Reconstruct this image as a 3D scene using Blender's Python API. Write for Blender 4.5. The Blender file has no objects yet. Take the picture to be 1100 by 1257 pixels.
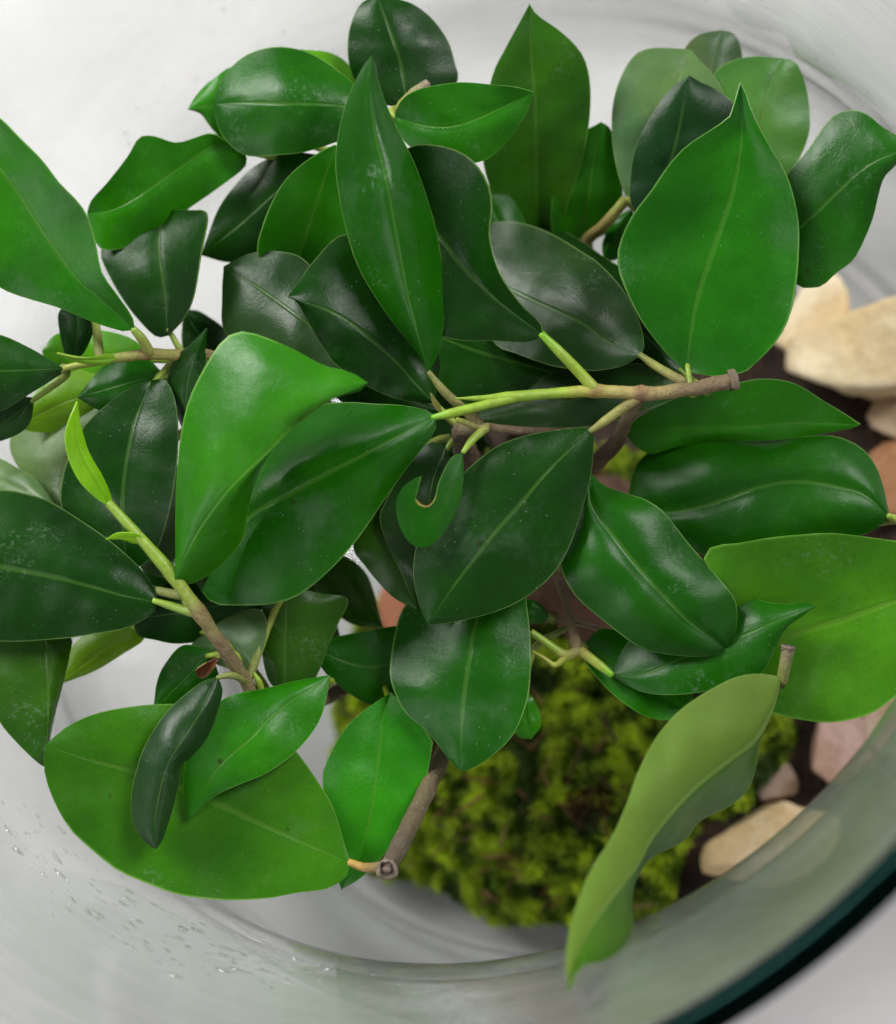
import bpy, bmesh, math, random
from mathutils import Vector, Matrix, noise

random.seed(7)
C = bpy.context.scene.collection
SC = bpy.context.scene
CM = 0.01                      # all numbers below are centimetres; CM turns them into metres

# ------------------------------------------------------------------ camera
F = 2000.0; CX = 550.0; CY = 628.5          # focal length and centre in photograph pixels
NAD = (1276.25, 1211.6)                     # where a plumb line under the camera would appear
CAMH = 40.5                                 # camera height over the table, cm
AXX, AXY = -10.645, -11.049                 # jar axis relative to the camera
ZF = 31.8                                   # focus distance
dn = Vector(((NAD[0]-CX)/F, (NAD[1]-CY)/F, 1.0)).normalized()
xa = (Vector((1, 0, 0)) - dn*dn.x).normalized()
ya = dn.cross(xa)
def cam2world(P):
    return Vector((P.dot(xa)-AXX, -(P.dot(ya)-AXY), CAMH-P.dot(dn)))
CAMPOS = cam2world(Vector((0, 0, 0)))
def ray(px, py): return Vector(((px-CX)/F, (py-CY)/F, 1.0))
def at(px, py, s):                           # s: centimetres in front of the focus plane
    return cam2world(ray(px, py)*(ZF-s))
def ground(px, py, h=0.0):
    r = ray(px, py)
    return cam2world(r*((CAMH-h)/r.dot(dn)))
cam = bpy.data.cameras.new('camera'); camo = bpy.data.objects.new('camera', cam); C.objects.link(camo)
cols = [cam2world(v)-CAMPOS for v in (Vector((1,0,0)), Vector((0,-1,0)), Vector((0,0,-1)))]
M3 = Matrix((cols[0], cols[1], cols[2])).transposed()
camo.matrix_world = Matrix.Translation(CAMPOS*CM) @ M3.to_4x4()
cam.sensor_fit = 'VERTICAL'; cam.sensor_height = 36.0; cam.lens = F/1257.0*36.0
cam.clip_start = 0.01; cam.clip_end = 50
cam.dof.use_dof = True; cam.dof.focus_distance = ZF*CM; cam.dof.aperture_fstop = 7.8
SC.camera = camo

# ------------------------------------------------------------------ light: soft window daylight, even ambient, two added fill lamps
w = bpy.data.worlds.new('World'); SC.world = w; w.use_nodes = True
w.node_tree.nodes['Background'].inputs[0].default_value = (1.0, 0.985, 1.0, 1)
w.node_tree.nodes['Background'].inputs[1].default_value = 0.30
def area(name, loc, target, size, power, col):
    l = bpy.data.lights.new(name, 'AREA'); l.shape = 'RECTANGLE'; l.size, l.size_y = size; l.energy = power; l.color = col
    o = bpy.data.objects.new(name, l); C.objects.link(o); o.location = loc
    o.rotation_euler = (Vector(target)-Vector(loc)).to_track_quat('-Z', 'Y').to_euler()
area('window_light', (-1.10, 1.15, 1.90), (0, 0, 0.1), (1.0, 0.75), 66.0, (1.0, 0.985, 0.96))
area('right_fill_light', (1.75, 0.75, 1.40), (0.05, -0.03, 0.05), (0.8, 1.0), 48.0, (1.0, 0.98, 0.97))  # added fill lamp, lightens the table and stones at lower right
area('lower_left_fill_light', (-1.35, -1.30, 1.55), (0, -0.05, 0.0), (1.3, 1.0), 14.0, (1.0, 0.99, 0.98))  # added fill lamp, lifts the jar floor and the lower left glass
SC.view_settings.view_transform = 'Standard'; SC.view_settings.look = 'None'
SC.view_settings.exposure = 0.08; SC.view_settings.gamma = 1.0
SC.render.engine = 'CYCLES'
cy = SC.cycles
cy.use_denoising = True; cy.use_adaptive_sampling = True; cy.adaptive_threshold = 0.02
cy.max_bounces = 8; cy.diffuse_bounces = 3; cy.glossy_bounces = 3
cy.transmission_bounces = 5; cy.transparent_max_bounces = 32; cy.caustics_refractive = False; cy.caustics_reflective = False
cy.sample_clamp_indirect = 6.0

# ------------------------------------------------------------------ helpers
def link(name, me, mat=None, parent=None, smooth=True, **props):
    o = bpy.data.objects.new(name, me); C.objects.link(o)
    if mat: me.materials.append(mat)
    if smooth and len(me.polygons): me.polygons.foreach_set('use_smooth', [True]*len(me.polygons))
    if parent: o.parent = parent
    for k, v in props.items(): o[k] = v
    return o
def mesh(name, verts, faces):
    me = bpy.data.meshes.new(name); me.from_pydata([tuple(Vector(v)*CM) for v in verts], [], faces); me.update(); return me
def empty(name, label, cat, loc=(0,0,0)):
    o = bpy.data.objects.new(name, None); C.objects.link(o); o['label'] = label; o['category'] = cat
    o.empty_display_size = 0.02
    return o
def cr(pts, n):
    """Catmull-Rom through pts (tuples), n+1 samples at equal arc length"""
    P = [Vector(p) for p in pts]
    if len(P) == 2: return [P[0].lerp(P[1], i/n) for i in range(n+1)]
    E = [P[0]*2-P[1]] + P + [P[-1]*2-P[-2]]
    fine = []
    for i in range(1, len(E)-2):
        a, b, c, d = E[i-1], E[i], E[i+1], E[i+2]
        for k in range(10):
            t = k/10
            fine.append(0.5*((2*b)+(c-a)*t+(2*a-5*b+4*c-d)*t*t+(3*b-a-3*c+d)*t**3))
    fine.append(P[-1])
    L = [0.0]
    for i in range(1, len(fine)): L.append(L[-1]+(fine[i]-fine[i-1]).length)
    out = []; j = 0
    for i in range(n+1):
        t = L[-1]*i/n
        while j < len(L)-2 and L[j+1] < t: j += 1
        seg = max(L[j+1]-L[j], 1e-9)
        out.append(fine[j].lerp(fine[j+1], min(1, max(0, (t-L[j])/seg))))
    return out

# ------------------------------------------------------------------ materials
class NT:
    def __init__(s, name):
        s.m = bpy.data.materials.new(name); s.m.use_nodes = True; s.t = s.m.node_tree; s.t.nodes.clear()
        s.out = s.n('ShaderNodeOutputMaterial')
    def n(s, typ, **kw):
        nd = s.t.nodes.new(typ)
        for k, v in kw.items(): setattr(nd, k, v)
        return nd
    def l(s, a, b): s.t.links.new(a, b)
    def set(s, sock, v):
        if isinstance(v, bpy.types.NodeSocket): s.l(v, sock)
        else: sock.default_value = v
    def math(s, op, a, b=None, c=None, clamp=False):
        nd = s.n('ShaderNodeMath', operation=op, use_clamp=clamp)
        s.set(nd.inputs[0], a)
        if b is not None: s.set(nd.inputs[1], b)
        if c is not None: s.set(nd.inputs[2], c)
        return nd.outputs[0]
    def mix(s, f, a, b, blend='MIX'):
        nd = s.n('ShaderNodeMix', data_type='RGBA', blend_type=blend)
        s.set(nd.inputs[0], f); s.set(nd.inputs[6], a); s.set(nd.inputs[7], b)
        return nd.outputs[2]
    def noise(s, scale, detail=3, rough=.55, vec=None, dist=0):
        nd = s.n('ShaderNodeTexNoise'); nd.inputs['Scale'].default_value = scale
        nd.inputs['Detail'].default_value = detail; nd.inputs['Roughness'].default_value = rough; nd.inputs['Distortion'].default_value = dist
        if vec is not None: s.l(vec, nd.inputs['Vector'])
        return nd.outputs['Fac']
    def ramp(s, f, stops):
        nd = s.n('ShaderNodeValToRGB'); s.l(f, nd.inputs[0])
        e = nd.color_ramp.elements
        while len(e) > 1: e.remove(e[-1])
        e[0].position = stops[0][0]; e[0].color = (*stops[0][1], 1) if len(stops[0][1]) == 3 else stops[0][1]
        for p, c in stops[1:]:
            q = e.new(p); q.color = (*c, 1) if len(c) == 3 else c
        return nd.outputs[0]
    def sstep(s, x, lo, hi, a=0.0, b=1.0):
        nd = s.n('ShaderNodeMapRange', interpolation_type='SMOOTHSTEP')
        s.set(nd.inputs[0], x); nd.inputs[1].default_value = lo; nd.inputs[2].default_value = hi
        nd.inputs[3].default_value = a; nd.inputs[4].default_value = b
        return nd.outputs[0]
    def bump(s, h, strength, dist, normal=None):
        nd = s.n('ShaderNodeBump'); s.l(h, nd.inputs['Height']); nd.inputs['Strength'].default_value = strength
        nd.inputs['Distance'].default_value = dist
        if normal is not None: s.l(normal, nd.inputs['Normal'])
        return nd.outputs[0]
    def principled(s, **kw):
        nd = s.n('ShaderNodeBsdfPrincipled')
        for k, v in kw.items(): s.set(nd.inputs[k.replace('_', ' ')], v)
        return nd
def rgb(c): return (c[0], c[1], c[2], 1)

def leaf_material():
    N = NT('ficus_leaf')
    uv = N.n('ShaderNodeUVMap').outputs[0]
    sep = N.n('ShaderNodeSeparateXYZ'); N.l(uv, sep.inputs[0])
    u, vv = sep.outputs[0], sep.outputs[1]                      # u base->tip, vv 0..1 across
    v = N.math('ABSOLUTE', N.math('SUBTRACT', N.math('MULTIPLY', vv, 2.0), 1.0))
    oi = N.n('ShaderNodeObjectInfo'); base = oi.outputs['Color']; rnd = oi.outputs['Random']
    pos = N.n('ShaderNodeTexCoord').outputs['Object']
    mp = N.n('ShaderNodeVectorMath', operation='ADD'); N.l(pos, mp.inputs[0]); N.l(oi.outputs['Random'], mp.inputs[1])
    pos = mp.outputs[0]
    under = N.n('ShaderNodeAttribute', attribute_name='under').outputs['Fac']
    big = N.noise(48, 3, .55, pos)
    # uneven pigment
    c = N.mix(N.sstep(big, .32, .72), N.mix(1, base, (0.75, 0.78, 0.85, 1), 'MULTIPLY'), N.mix(1, base, (1.4, 1.15, 1.0, 1), 'MULTIPLY'))
    fine = N.noise(900, 2, .6, pos)
    c = N.mix(N.sstep(fine, .2, .8, 0, .35), c, N.mix(1, c, (1.35, 1.28, 1.0, 1), 'MULTIPLY'))
    grain = N.noise(4200, 2, .7, pos)
    c = N.mix(N.sstep(grain, .3, .7, 0, .5), c, N.mix(1, c, (1.4, 1.35, 1.1, 1), 'MULTIPLY'))
    # side veins
    vn = N.math('ADD', N.math('SUBTRACT', N.math('MULTIPLY', u, 13.0), N.math('MULTIPLY', v, 3.1)), N.math('MULTIPLY', big, 2.6))
    vw = N.math('ABSOLUTE', N.math('SUBTRACT', N.math('FRACT', vn), .5))
    vein = N.sstep(vw, 0.0, .07, 1, 0)
    vein = N.math('MULTIPLY', vein, N.sstep(v, .5, .95, 1, 0))
    c = N.mix(N.math('MULTIPLY', vein, .06), c, N.mix(1, c, (2.6, 1.5, 1.6, 1), 'MULTIPLY'))
    # fine net of veins between the side veins
    net = N.n('ShaderNodeTexVoronoi', feature='DISTANCE_TO_EDGE'); net.inputs['Scale'].default_value = 430; N.l(pos, net.inputs['Vector'])
    netf = N.sstep(net.outputs['Distance'], 0.0, .09, 1, 0)
    c = N.mix(N.math('MULTIPLY', netf, .05), c, N.mix(1, c, (2.2, 1.5, 1.5, 1), 'MULTIPLY'))
    # midrib and margin
    rib = N.math('MULTIPLY', N.sstep(N.math('SUBTRACT', v, N.math('MULTIPLY', under, .03)), .012, .05, 1, 0), N.sstep(u, .75, 1.0, 1, .15))
    ribc = N.mix(.5, N.mix(1, base, (2.5, 1.35, 1.4, 1), 'MULTIPLY'), (0.10, 0.24, 0.035, 1))
    c = N.mix(N.math('MULTIPLY', rib, .62), c, ribc)
    edge = N.math('MULTIPLY', N.sstep(v, .972, .994), N.sstep(N.noise(70, 3, .6, pos), .3, .65, .25, 1.0))
    # paler dull underside
    c = N.mix(N.math('MULTIPLY', under, .8), c, N.mix(.55, c, (0.30, 0.41, 0.06, 1)))
    c = N.mix(N.math('MULTIPLY', N.math('MULTIPLY', rib, under), .75), c, (0.26, 0.42, 0.09, 1))
    c = N.mix(N.math('MULTIPLY', edge, .75), c, N.mix(.55, N.mix(1, base, (3.0, 2.0, 2.0, 1), 'MULTIPLY'), (0.34, 0.52, 0.16, 1)))  # pale leaf border, with light caught on the thin rim painted in
    # dust and dried water marks
    vor = N.n('ShaderNodeTexVoronoi'); vor.inputs['Scale'].default_value = 620; N.l(pos, vor.inputs['Vector'])
    spk = N.math('MULTIPLY', N.sstep(vor.outputs['Distance'], .05, .13, 1, 0), N.sstep(N.noise(90, 2, .6, pos), .5, .66))
    veil = N.math('MULTIPLY', N.sstep(N.noise(150, 6, .75, pos, .6), .55, .82), .06)
    veil2 = N.math('MULTIPLY', N.sstep(N.noise(60, 4, .65, pos), .52, .78), N.math('MULTIPLY', oi.outputs['Alpha'], .22))
    dust = N.math('MAXIMUM', N.math('MULTIPLY', spk, N.math('ADD', N.math('MULTIPLY', oi.outputs['Alpha'], .5), .2)), N.math('MAXIMUM', veil, veil2))
    # dried water lines and tiny bright specks
    wl = N.math('MULTIPLY', N.sstep(N.noise(900, 4, .8, pos), .52, .62), N.sstep(N.noise(55, 3, .6, pos), .60, .68))
    v3 = N.n('ShaderNodeTexVoronoi'); v3.inputs['Scale'].default_value = 1500; N.l(pos, v3.inputs['Vector'])
    sp2 = N.math('MULTIPLY', N.sstep(v3.outputs['Distance'], .1, .2, 1, 0), N.sstep(N.noise(170, 3, .7, pos), .55, .66))
    dust = N.math('MAXIMUM', dust, N.math('MAXIMUM', N.math('MULTIPLY', wl, N.math('ADD', N.math('MULTIPLY', oi.outputs['Alpha'], .45), .05)), N.math('MULTIPLY', sp2, .35)))
    c = N.mix(dust, c, (0.28, 0.35, 0.29, 1))
    # brown flecks
    v2 = N.n('ShaderNodeTexVoronoi'); v2.inputs['Scale'].default_value = 150; N.l(pos, v2.inputs['Vector'])
    flk = N.math('MULTIPLY', N.sstep(v2.outputs['Distance'], .05, .11, 1, 0), N.sstep(N.noise(60, 2, .5, pos), .58, .66))
    c = N.mix(N.math('MULTIPLY', flk, .7), c, (0.035, 0.03, 0.012, 1))
    rough = N.math('ADD', N.math('ADD', N.math('MULTIPLY', N.noise(220, 2, .7, pos), .24), .19), N.math('MULTIPLY', N.math('ADD', dust, N.math('MULTIPLY', under, .6)), .35))
    h = N.math('ADD', N.math('MULTIPLY', rib, -.6), N.math('MULTIPLY', vein, -.03))
    h = N.math('ADD', h, N.math('ADD', N.math('MULTIPLY', N.noise(260, 3, .6, pos), .6), 0.0))
    nb = N.bump(h, .32, .0006)
    nb = N.bump(N.noise(2200, 3, .7, pos), .34, .00014, nb)
    p = N.principled(Base_Color=c, Roughness=rough, Normal=nb, Specular_IOR_Level=.30)
    tr = N.n('ShaderNodeBsdfTranslucent'); N.l(N.mix(1, c, (2.2, 1.6, .8, 1), 'MULTIPLY'), tr.inputs[0])
    mx = N.n('ShaderNodeMixShader'); mx.inputs[0].default_value = .33
    N.l(p.outputs[0], mx.inputs[1]); N.l(tr.outputs[0], mx.inputs[2]); N.l(mx.outputs[0], N.out.inputs[0])
    return N.m
LEAF = leaf_material()

def stem_material():
    N = NT('ficus_stem')
    pos = N.n('ShaderNodeTexCoord').outputs['Object']
    col = N.n('ShaderNodeAttribute', attribute_name='tint').outputs['Color']
    wood = N.n('ShaderNodeAttribute', attribute_name='wood').outputs['Fac']
    n1 = N.noise(520, 5, .75, pos); n2 = N.noise(90, 3, .5, pos)
    c = N.mix(N.sstep(n1, .35, .7, 0, .55), col, N.mix(1, col, (.55, .5, .5, 1), 'MULTIPLY'))
    c = N.mix(N.sstep(n2, .4, .7, 0, .5), c, N.mix(1, c, (1.35, 1.2, 1.1, 1), 'MULTIPLY'))
    lent = N.n('ShaderNodeTexVoronoi'); lent.inputs['Scale'].default_value = 500; N.l(pos, lent.inputs['Vector'])
    lf = N.math('MULTIPLY', N.sstep(lent.outputs['Distance'], .1, .2, 1, 0), wood)
    c = N.mix(N.math('MULTIPLY', lf, .5), c, (.32, .25, .17, 1))
    nb = N.bump(N.math('MULTIPLY', n1, N.math('ADD', N.math('MULTIPLY', wood, .9), .10)), .9, .0016)
    p = N.principled(Base_Color=c, Roughness=N.math('ADD', N.math('MULTIPLY', wood, .3), .42), Normal=nb)
    N.l(p.outputs[0], N.out.inputs[0]); return N.m
STEM = stem_material()

def glass_material(name, tint, film, streak=True):
    """clear jar glass: straight-through light, mirror reflection growing at grazing angles, thin film of condensation"""
    N = NT(name)
    pos = N.n('ShaderNodeTexCoord').outputs['Object']
    uv = N.n('ShaderNodeUVMap').outputs[0]
    mp = N.n('ShaderNodeMapping'); N.l(uv, mp.inputs[0]); mp.inputs['Scale'].default_value = (26, 5, 1)
    mp2 = N.n('ShaderNodeMapping'); N.l(uv, mp2.inputs[0]); mp2.inputs['Scale'].default_value = (7, 34, 1)
    s1 = N.noise(1.0, 5, .6, mp.outputs[0], .5); s2 = N.noise(1.0, 5, .65, mp2.outputs[0], .3)
    nb = N.bump(N.math('ADD', N.math('MULTIPLY', s1, .5), N.math('MULTIPLY', s2, 1.2)), .2, .0012)
    lw = N.n('ShaderNodeLayerWeight'); lw.inputs['Blend'].default_value = .5; N.l(nb, lw.inputs['Normal'])
    fr = N.math('ADD', N.math('MULTIPLY', N.math('POWER', lw.outputs['Facing'], 2.9), .96), .04, clamp=True)
    g = N.n('ShaderNodeBsdfGlossy'); g.inputs['Roughness'].default_value = .05; N.l(nb, g.inputs['Normal'])
    t = N.n('ShaderNodeBsdfTransparent'); t.inputs[0].default_value = rgb(tint)
    m1 = N.n('ShaderNodeMixShader'); N.l(fr, m1.inputs[0]); N.l(t.outputs[0], m1.inputs[1]); N.l(g.outputs[0], m1.inputs[2])
    d = N.n('ShaderNodeBsdfDiffuse'); d.inputs[0].default_value = (.58, .63, .60, 1)
    blot = N.math('MULTIPLY', N.sstep(N.noise(38, 5, .65, pos, .6), .36, .75, .25, 1.0), N.sstep(s2, .3, .7, .75, 1.1))
    ff = N.math('MULTIPLY', blot, film)
    m2 = N.n('ShaderNodeMixShader'); N.l(ff, m2.inputs[0]); N.l(m1.outputs[0], m2.inputs[1]); N.l(d.outputs[0], m2.inputs[2])
    N.l(m2.outputs[0], N.out.inputs[0]); return N.m
GLASS = glass_material('jar_glass', (.972, .984, .976), .085)
GLASSB = glass_material('jar_base_glass', (.99, .995, .992), .01)
def rim_material():
    N = NT('jar_rim_glass')
    g = N.n('ShaderNodeBsdfGlass'); g.inputs['Color'].default_value = (.035, .11, .10, 1); g.inputs['Roughness'].default_value = .04; g.inputs['IOR'].default_value = 1.5
    N.l(g.outputs[0], N.out.inputs[0]); return N.m
RIMG = rim_material()
def water_material():
    N = NT('water_droplet')
    lw = N.n('ShaderNodeLayerWeight'); lw.inputs['Blend'].default_value = .5
    fr = N.math('ADD', N.math('MULTIPLY', N.math('POWER', lw.outputs['Facing'], 2.2), .85), .10, clamp=True)
    g = N.n('ShaderNodeBsdfGlossy'); g.inputs['Roughness'].default_value = .03
    t = N.n('ShaderNodeBsdfTransparent'); t.inputs[0].default_value = (1, 1, 1, 1)
    m1 = N.n('ShaderNodeMixShader'); N.l(fr, m1.inputs[0]); N.l(t.outputs[0], m1.inputs[1]); N.l(g.outputs[0], m1.inputs[2])
    N.l(m1.outputs[0], N.out.inputs[0]); return N.m
WATER = water_material()

def table_material():
    N = NT('white_tabletop')
    pos = N.n('ShaderNodeTexCoord').outputs['Object']
    a = N.noise(9, 6, .6, pos, .8); b = N.noise(45, 5, .65, pos, .4)
    c = N.mix(N.sstep(a, .38, .66), (.41, .398, .402, 1), (.475, .465, .47, 1))
    c = N.mix(N.sstep(b, .55, .72, 0, .4), c, (.37, .355, .36, 1))
    p = N.principled(Base_Color=c, Roughness=.5, Normal=N.bump(b, .15, .001))
    N.l(p.outputs[0], N.out.inputs[0]); return N.m
def soil_material():
    N = NT('soil')
    pos = N.n('ShaderNodeTexCoord').outputs['Object']
    a = N.noise(160, 6, .75, pos); b = N.noise(520, 3, .6, pos)
    c = N.ramp(a, [(.3, (.012, .007, .004)), (.5, (.035, .018, .010)), (.66, (.085, .042, .022)), (.8, (.15, .09, .05))])
    p = N.principled(Base_Color=c, Roughness=.85, Normal=N.bump(N.math('ADD', a, b), .8, .003))
    N.l(p.outputs[0], N.out.inputs[0]); return N.m
def stone_material():
    N = NT('stone')
    pos = N.n('ShaderNodeTexCoord').outputs['Object']
    oi = N.n('ShaderNodeObjectInfo'); base = oi.outputs['Color']
    ad = N.n('ShaderNodeVectorMath', operation='ADD'); N.l(pos, ad.inputs[0]); N.l(oi.outputs['Random'], ad.inputs[1]); pos = ad.outputs[0]
    a = N.noise(45, 5, .6, pos, .5); b = N.noise(220, 5, .7, pos)
    c = N.mix(N.sstep(a, .35, .68), N.mix(1, base, (.85, .74, .58, 1), 'MULTIPLY'), N.mix(1, base, (1.12, 1.12, 1.15, 1), 'MULTIPLY'))
    c = N.mix(N.sstep(b, .52, .75, 0, .5), c, N.mix(1, base, (.5, .38, .28, 1), 'MULTIPLY'))
    p = N.principled(Base_Color=c, Roughness=.75, Normal=N.bump(N.math('ADD', a, N.math('MULTIPLY', b, .5)), .5, .003))
    N.l(p.outputs[0], N.out.inputs[0]); return N.m
def moss_material():
    N = NT('moss')
    pos = N.n('ShaderNodeTexCoord').outputs['Object']
    t = N.n('ShaderNodeAttribute', attribute_name='tint').outputs['Color']
    a = N.noise(70, 4, .6, pos)
    c = N.mix(N.sstep(a, .3, .7), N.mix(1, t, (.6, .6, .6, 1), 'MULTIPLY'), N.mix(1, t, (1.25, 1.2, 1.0, 1), 'MULTIPLY'))
    p = N.principled(Base_Color=c, Roughness=.7)
    tr = N.n('ShaderNodeBsdfTranslucent'); N.l(c, tr.inputs[0])
    mx = N.n('ShaderNodeMixShader'); mx.inputs[0].default_value = .45
    N.l(p.outputs[0], mx.inputs[1]); N.l(tr.outputs[0], mx.inputs[2]); N.l(mx.outputs[0], N.out.inputs[0]); return N.m
TABLE, SOIL, STONE, MOSS = table_material(), soil_material(), stone_material(), moss_material()

# ------------------------------------------------------------------ tabletop
me = mesh('tabletop', [(-110, -110, -3), (110, -110, -3), (110, 110, -3), (-110, 110, -3), (-110, -110, 0), (110, -110, 0), (110, 110, 0), (-110, 110, 0)],
          [(3,2,1,0), (4,5,6,7), (0,1,5,4), (1,2,6,5), (2,3,7,6), (3,0,4,7)])
link('tabletop', me, TABLE, None, False, kind='structure')

# ------------------------------------------------------------------ glass jar
def lerp(a, b, t): return a+(b-a)*t
PROF = [(.9, 10.35), (1.6, 11.0), (3.0, 11.55), (5.0, 11.75), (7.0, 11.45), (9.0, 10.85), (10.5, 10.62), (11.8, 10.85), (13.2, 11.4), (15.0, 12.12), (16.72, 12.80)]   # (height, inner radius)
def r_in(h):
    if h <= PROF[0][0]: return PROF[0][1]
    for (a, ra), (b, rb) in zip(PROF, PROF[1:]):
        if h <= b: return lerp(ra, rb, (h-a)/(b-a))
    return PROF[-1][1]
WT = .30
jar = empty('glass_jar', 'clear wide glass jar with flared lip and dark teal rim around the plant', 'jar')
def revolve(name, prof, mat, n=160, parent=None, closed=False):
    verts, faces, uvs = [], [], []
    L = [0]
    for a, b in zip(prof, prof[1:]): L.append(L[-1]+math.hypot(a[0]-b[0], a[1]-b[1]))
    m = len(prof)
    for i in range(n):
        t = 2*math.pi*i/n
        for (h, r) in prof: verts.append((r*math.cos(t), r*math.sin(t), h))
    for i in range(n):
        j = (i+1) % n
        for k in range(m if closed else m-1):
            k2 = (k+1) % m
            faces.append((i*m+k, j*m+k, j*m+k2, i*m+k2))
            Lk, Lk2 = L[k], (L[k2] if k2 else L[k]+1)
            uvs += [(i/n, Lk/20), ((i+1)/n, Lk/20), ((i+1)/n, Lk2/20), (i/n, Lk2/20)]
    me = mesh(name, verts, faces)
    ul = me.uv_layers.new(name='UVMap')
    for q, c in enumerate(uvs): ul.data[q].uv = c
    return link(name, me, mat, parent)
def smoothprof(P, n): return [(v.x, v.y) for v in cr([(a, b, 0) for a, b in P], n)]
inner = smoothprof(PROF, 60)
outer = [(h-(.25 if h < 1.5 else 0), r+WT) for h, r in inner]
revolve('wall', inner[::-1]+outer, GLASS, parent=jar, closed=True)
# glass floor of the jar, slightly domed and rounded into the wall
fl_top = [(.62, 0.0001), (.6, 4), (.58, 8), (.68, 9.8), (.895, 10.33)]
fl_bot = [(.60, 10.68), (.18, 10.45), (.06, 9.9), (.05, 8), (.05, 0.0001)]
revolve('base', fl_top+fl_bot, GLASSB, parent=jar)
# rim: thick rounded bead of green glass
rc = (16.93, 13.04); rprof = [(rc[0]+.25*math.sin(a), rc[1]+.25*math.cos(a)) for a in [2*math.pi*k/18 for k in range(18)]]
revolve('rim', rprof, RIMG, n=220, parent=jar, closed=True)
# condensation: drops on the inside of the lip
def droplets():
    bm = bmesh.new()
    ico = bmesh.new(); bmesh.ops.create_icosphere(ico, subdivisions=2, radius=1.0)
    iv = [v.co.copy() for v in ico.verts]; ifc = [[v.index for v in f.verts] for f in ico.faces]; ico.free()
    rnd = random.Random(3)
    def drop(ang, h, a, b, thick):
        r = r_in(h)
        dr = (r_in(h+.1)-r_in(h-.1))/.2
        c, s_ = math.cos(ang), math.sin(ang)
        P = Vector((r*c, r*s_, h)); T = Vector((-s_, c, 0)); U = Vector((c*dr, s_*dr, 1)).normalized(); Nn = T.cross(U)
        if Nn.dot(Vector((c, s_, 0))) > 0: Nn = -Nn
        wob = [1+rnd.uniform(-.18, .18) for _ in range(8)]
        vs = []
        for q in iv:
            k = wob[int((math.atan2(q.y, q.x)/(2*math.pi)+.5)*7.99)]
            zz = q.z*thick if q.z > 0 else q.z*thick*.15
            vs.append(bm.verts.new((P+T*(q.x*a*k)+U*(q.y*b*k)+Nn*(zz+thick*.12))*CM))
        for f in ifc: bm.faces.new([vs[i] for i in f])
    for i in range(190):        # running drops on the near left of the lip
        q = rnd.random(); ang = math.radians(226+36*q+rnd.gauss(0, 4)); h = 13.1-1.2*q+rnd.gauss(0, .55)
        a = rnd.choice([.015, .02, .025, .03, .05]); drop(ang, h, a*rnd.uniform(1.5, 4.0), a, a*.5)
    for i in range(520):        # fine glitter along the neck
        ang = math.radians(rnd.uniform(225, 340)); h = 10.5+abs(rnd.gauss(0, .45))
        a = rnd.uniform(.012, .035); drop(ang, h, a, a*rnd.uniform(1, 1.4), a*.6)
    for i in range(130):        # a few on the far side
        ang = math.radians(rnd.uniform(40, 190)); h = 10.2+rnd.gauss(0, .9)
        a = rnd.uniform(.015, .05); drop(ang, h, a, a*rnd.uniform(1, 1.8), a*.5)
    me = bpy.data.meshes.new('droplets'); bm.normal_update(); bm.to_mesh(me); bm.free()
    link('water_droplets', me, WATER, jar, True, kind='stuff')
droplets()

# ------------------------------------------------------------------ soil, moss, stones
FLOOR = .63
def soil_h(x, y):
    c = ground(870, 690, 1.0)
    dx, dy = (x-c.x)/7.2, (y-c.y)/8.6
    ang = math.atan2(dy, dx)
    lim = 1+.10*math.sin(3*ang+1)+.07*math.sin(5*ang+.4)
    d = math.hypot(dx, dy)/lim
    return d
def make_soil():
    n, m = 110, 34; c = ground(870, 690, 1.0); verts, faces = [], []
    for i in range(n):
        t = 2*math.pi*i/n
        lim = (1+.10*math.sin(3*t+1)+.07*math.sin(5*t+.4))
        for k in range(m+1):
            q = k/m
            x, y = c.x+7.2*lim*q*math.cos(t), c.y+8.6*lim*q*math.sin(t)
            r = math.hypot(x, y)
            if r > 10.6: x *= 10.6/r; y *= 10.6/r
            h = FLOOR+.02+.75*(1-q**3)+.22*noise.noise((x*1.3, y*1.3, 3))*(1-q**6)+.12*noise.noise((x*4, y*4, 8))*(1-q**6)
            if math.hypot(x, y) > 9.6: h = max(h, FLOOR+.35)
            verts.append((x, y, max(h, FLOOR+.02)))
    for i in range(n):
        j = (i+1) % n
        for k in range(m): faces.append((i*(m+1)+k, i*(m+1)+k+1, j*(m+1)+k+1, j*(m+1)+k))
    link('soil', mesh('soil', verts, faces), SOIL, None, True, kind='structure')
make_soil()
MC = ground(690, 838, 1.5)
def moss_r(t): return 1+.13*math.exp(-(((t % 6.2832)-3.2)/.4)**2)+.09*math.sin(2*t+.5)+.08*math.sin(5*t+2)+.05*math.sin(9*t)
MRX, MRY = 5.7, 6.2
def moss_surf(q, t):
    x, y = MC.x+MRX*moss_r(t)*q*math.cos(t), MC.y+MRY*moss_r(t)*q*math.sin(t)
    h = FLOOR+.35+1.75*(1-q*q)**.6+.34*noise.noise((x*.8, y*.8, 5))+.30*noise.noise((x*2.0, y*2.0, 1))+.12*noise.noise((x*4.5, y*4.5, 2))
    return Vector((x, y, h))
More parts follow.
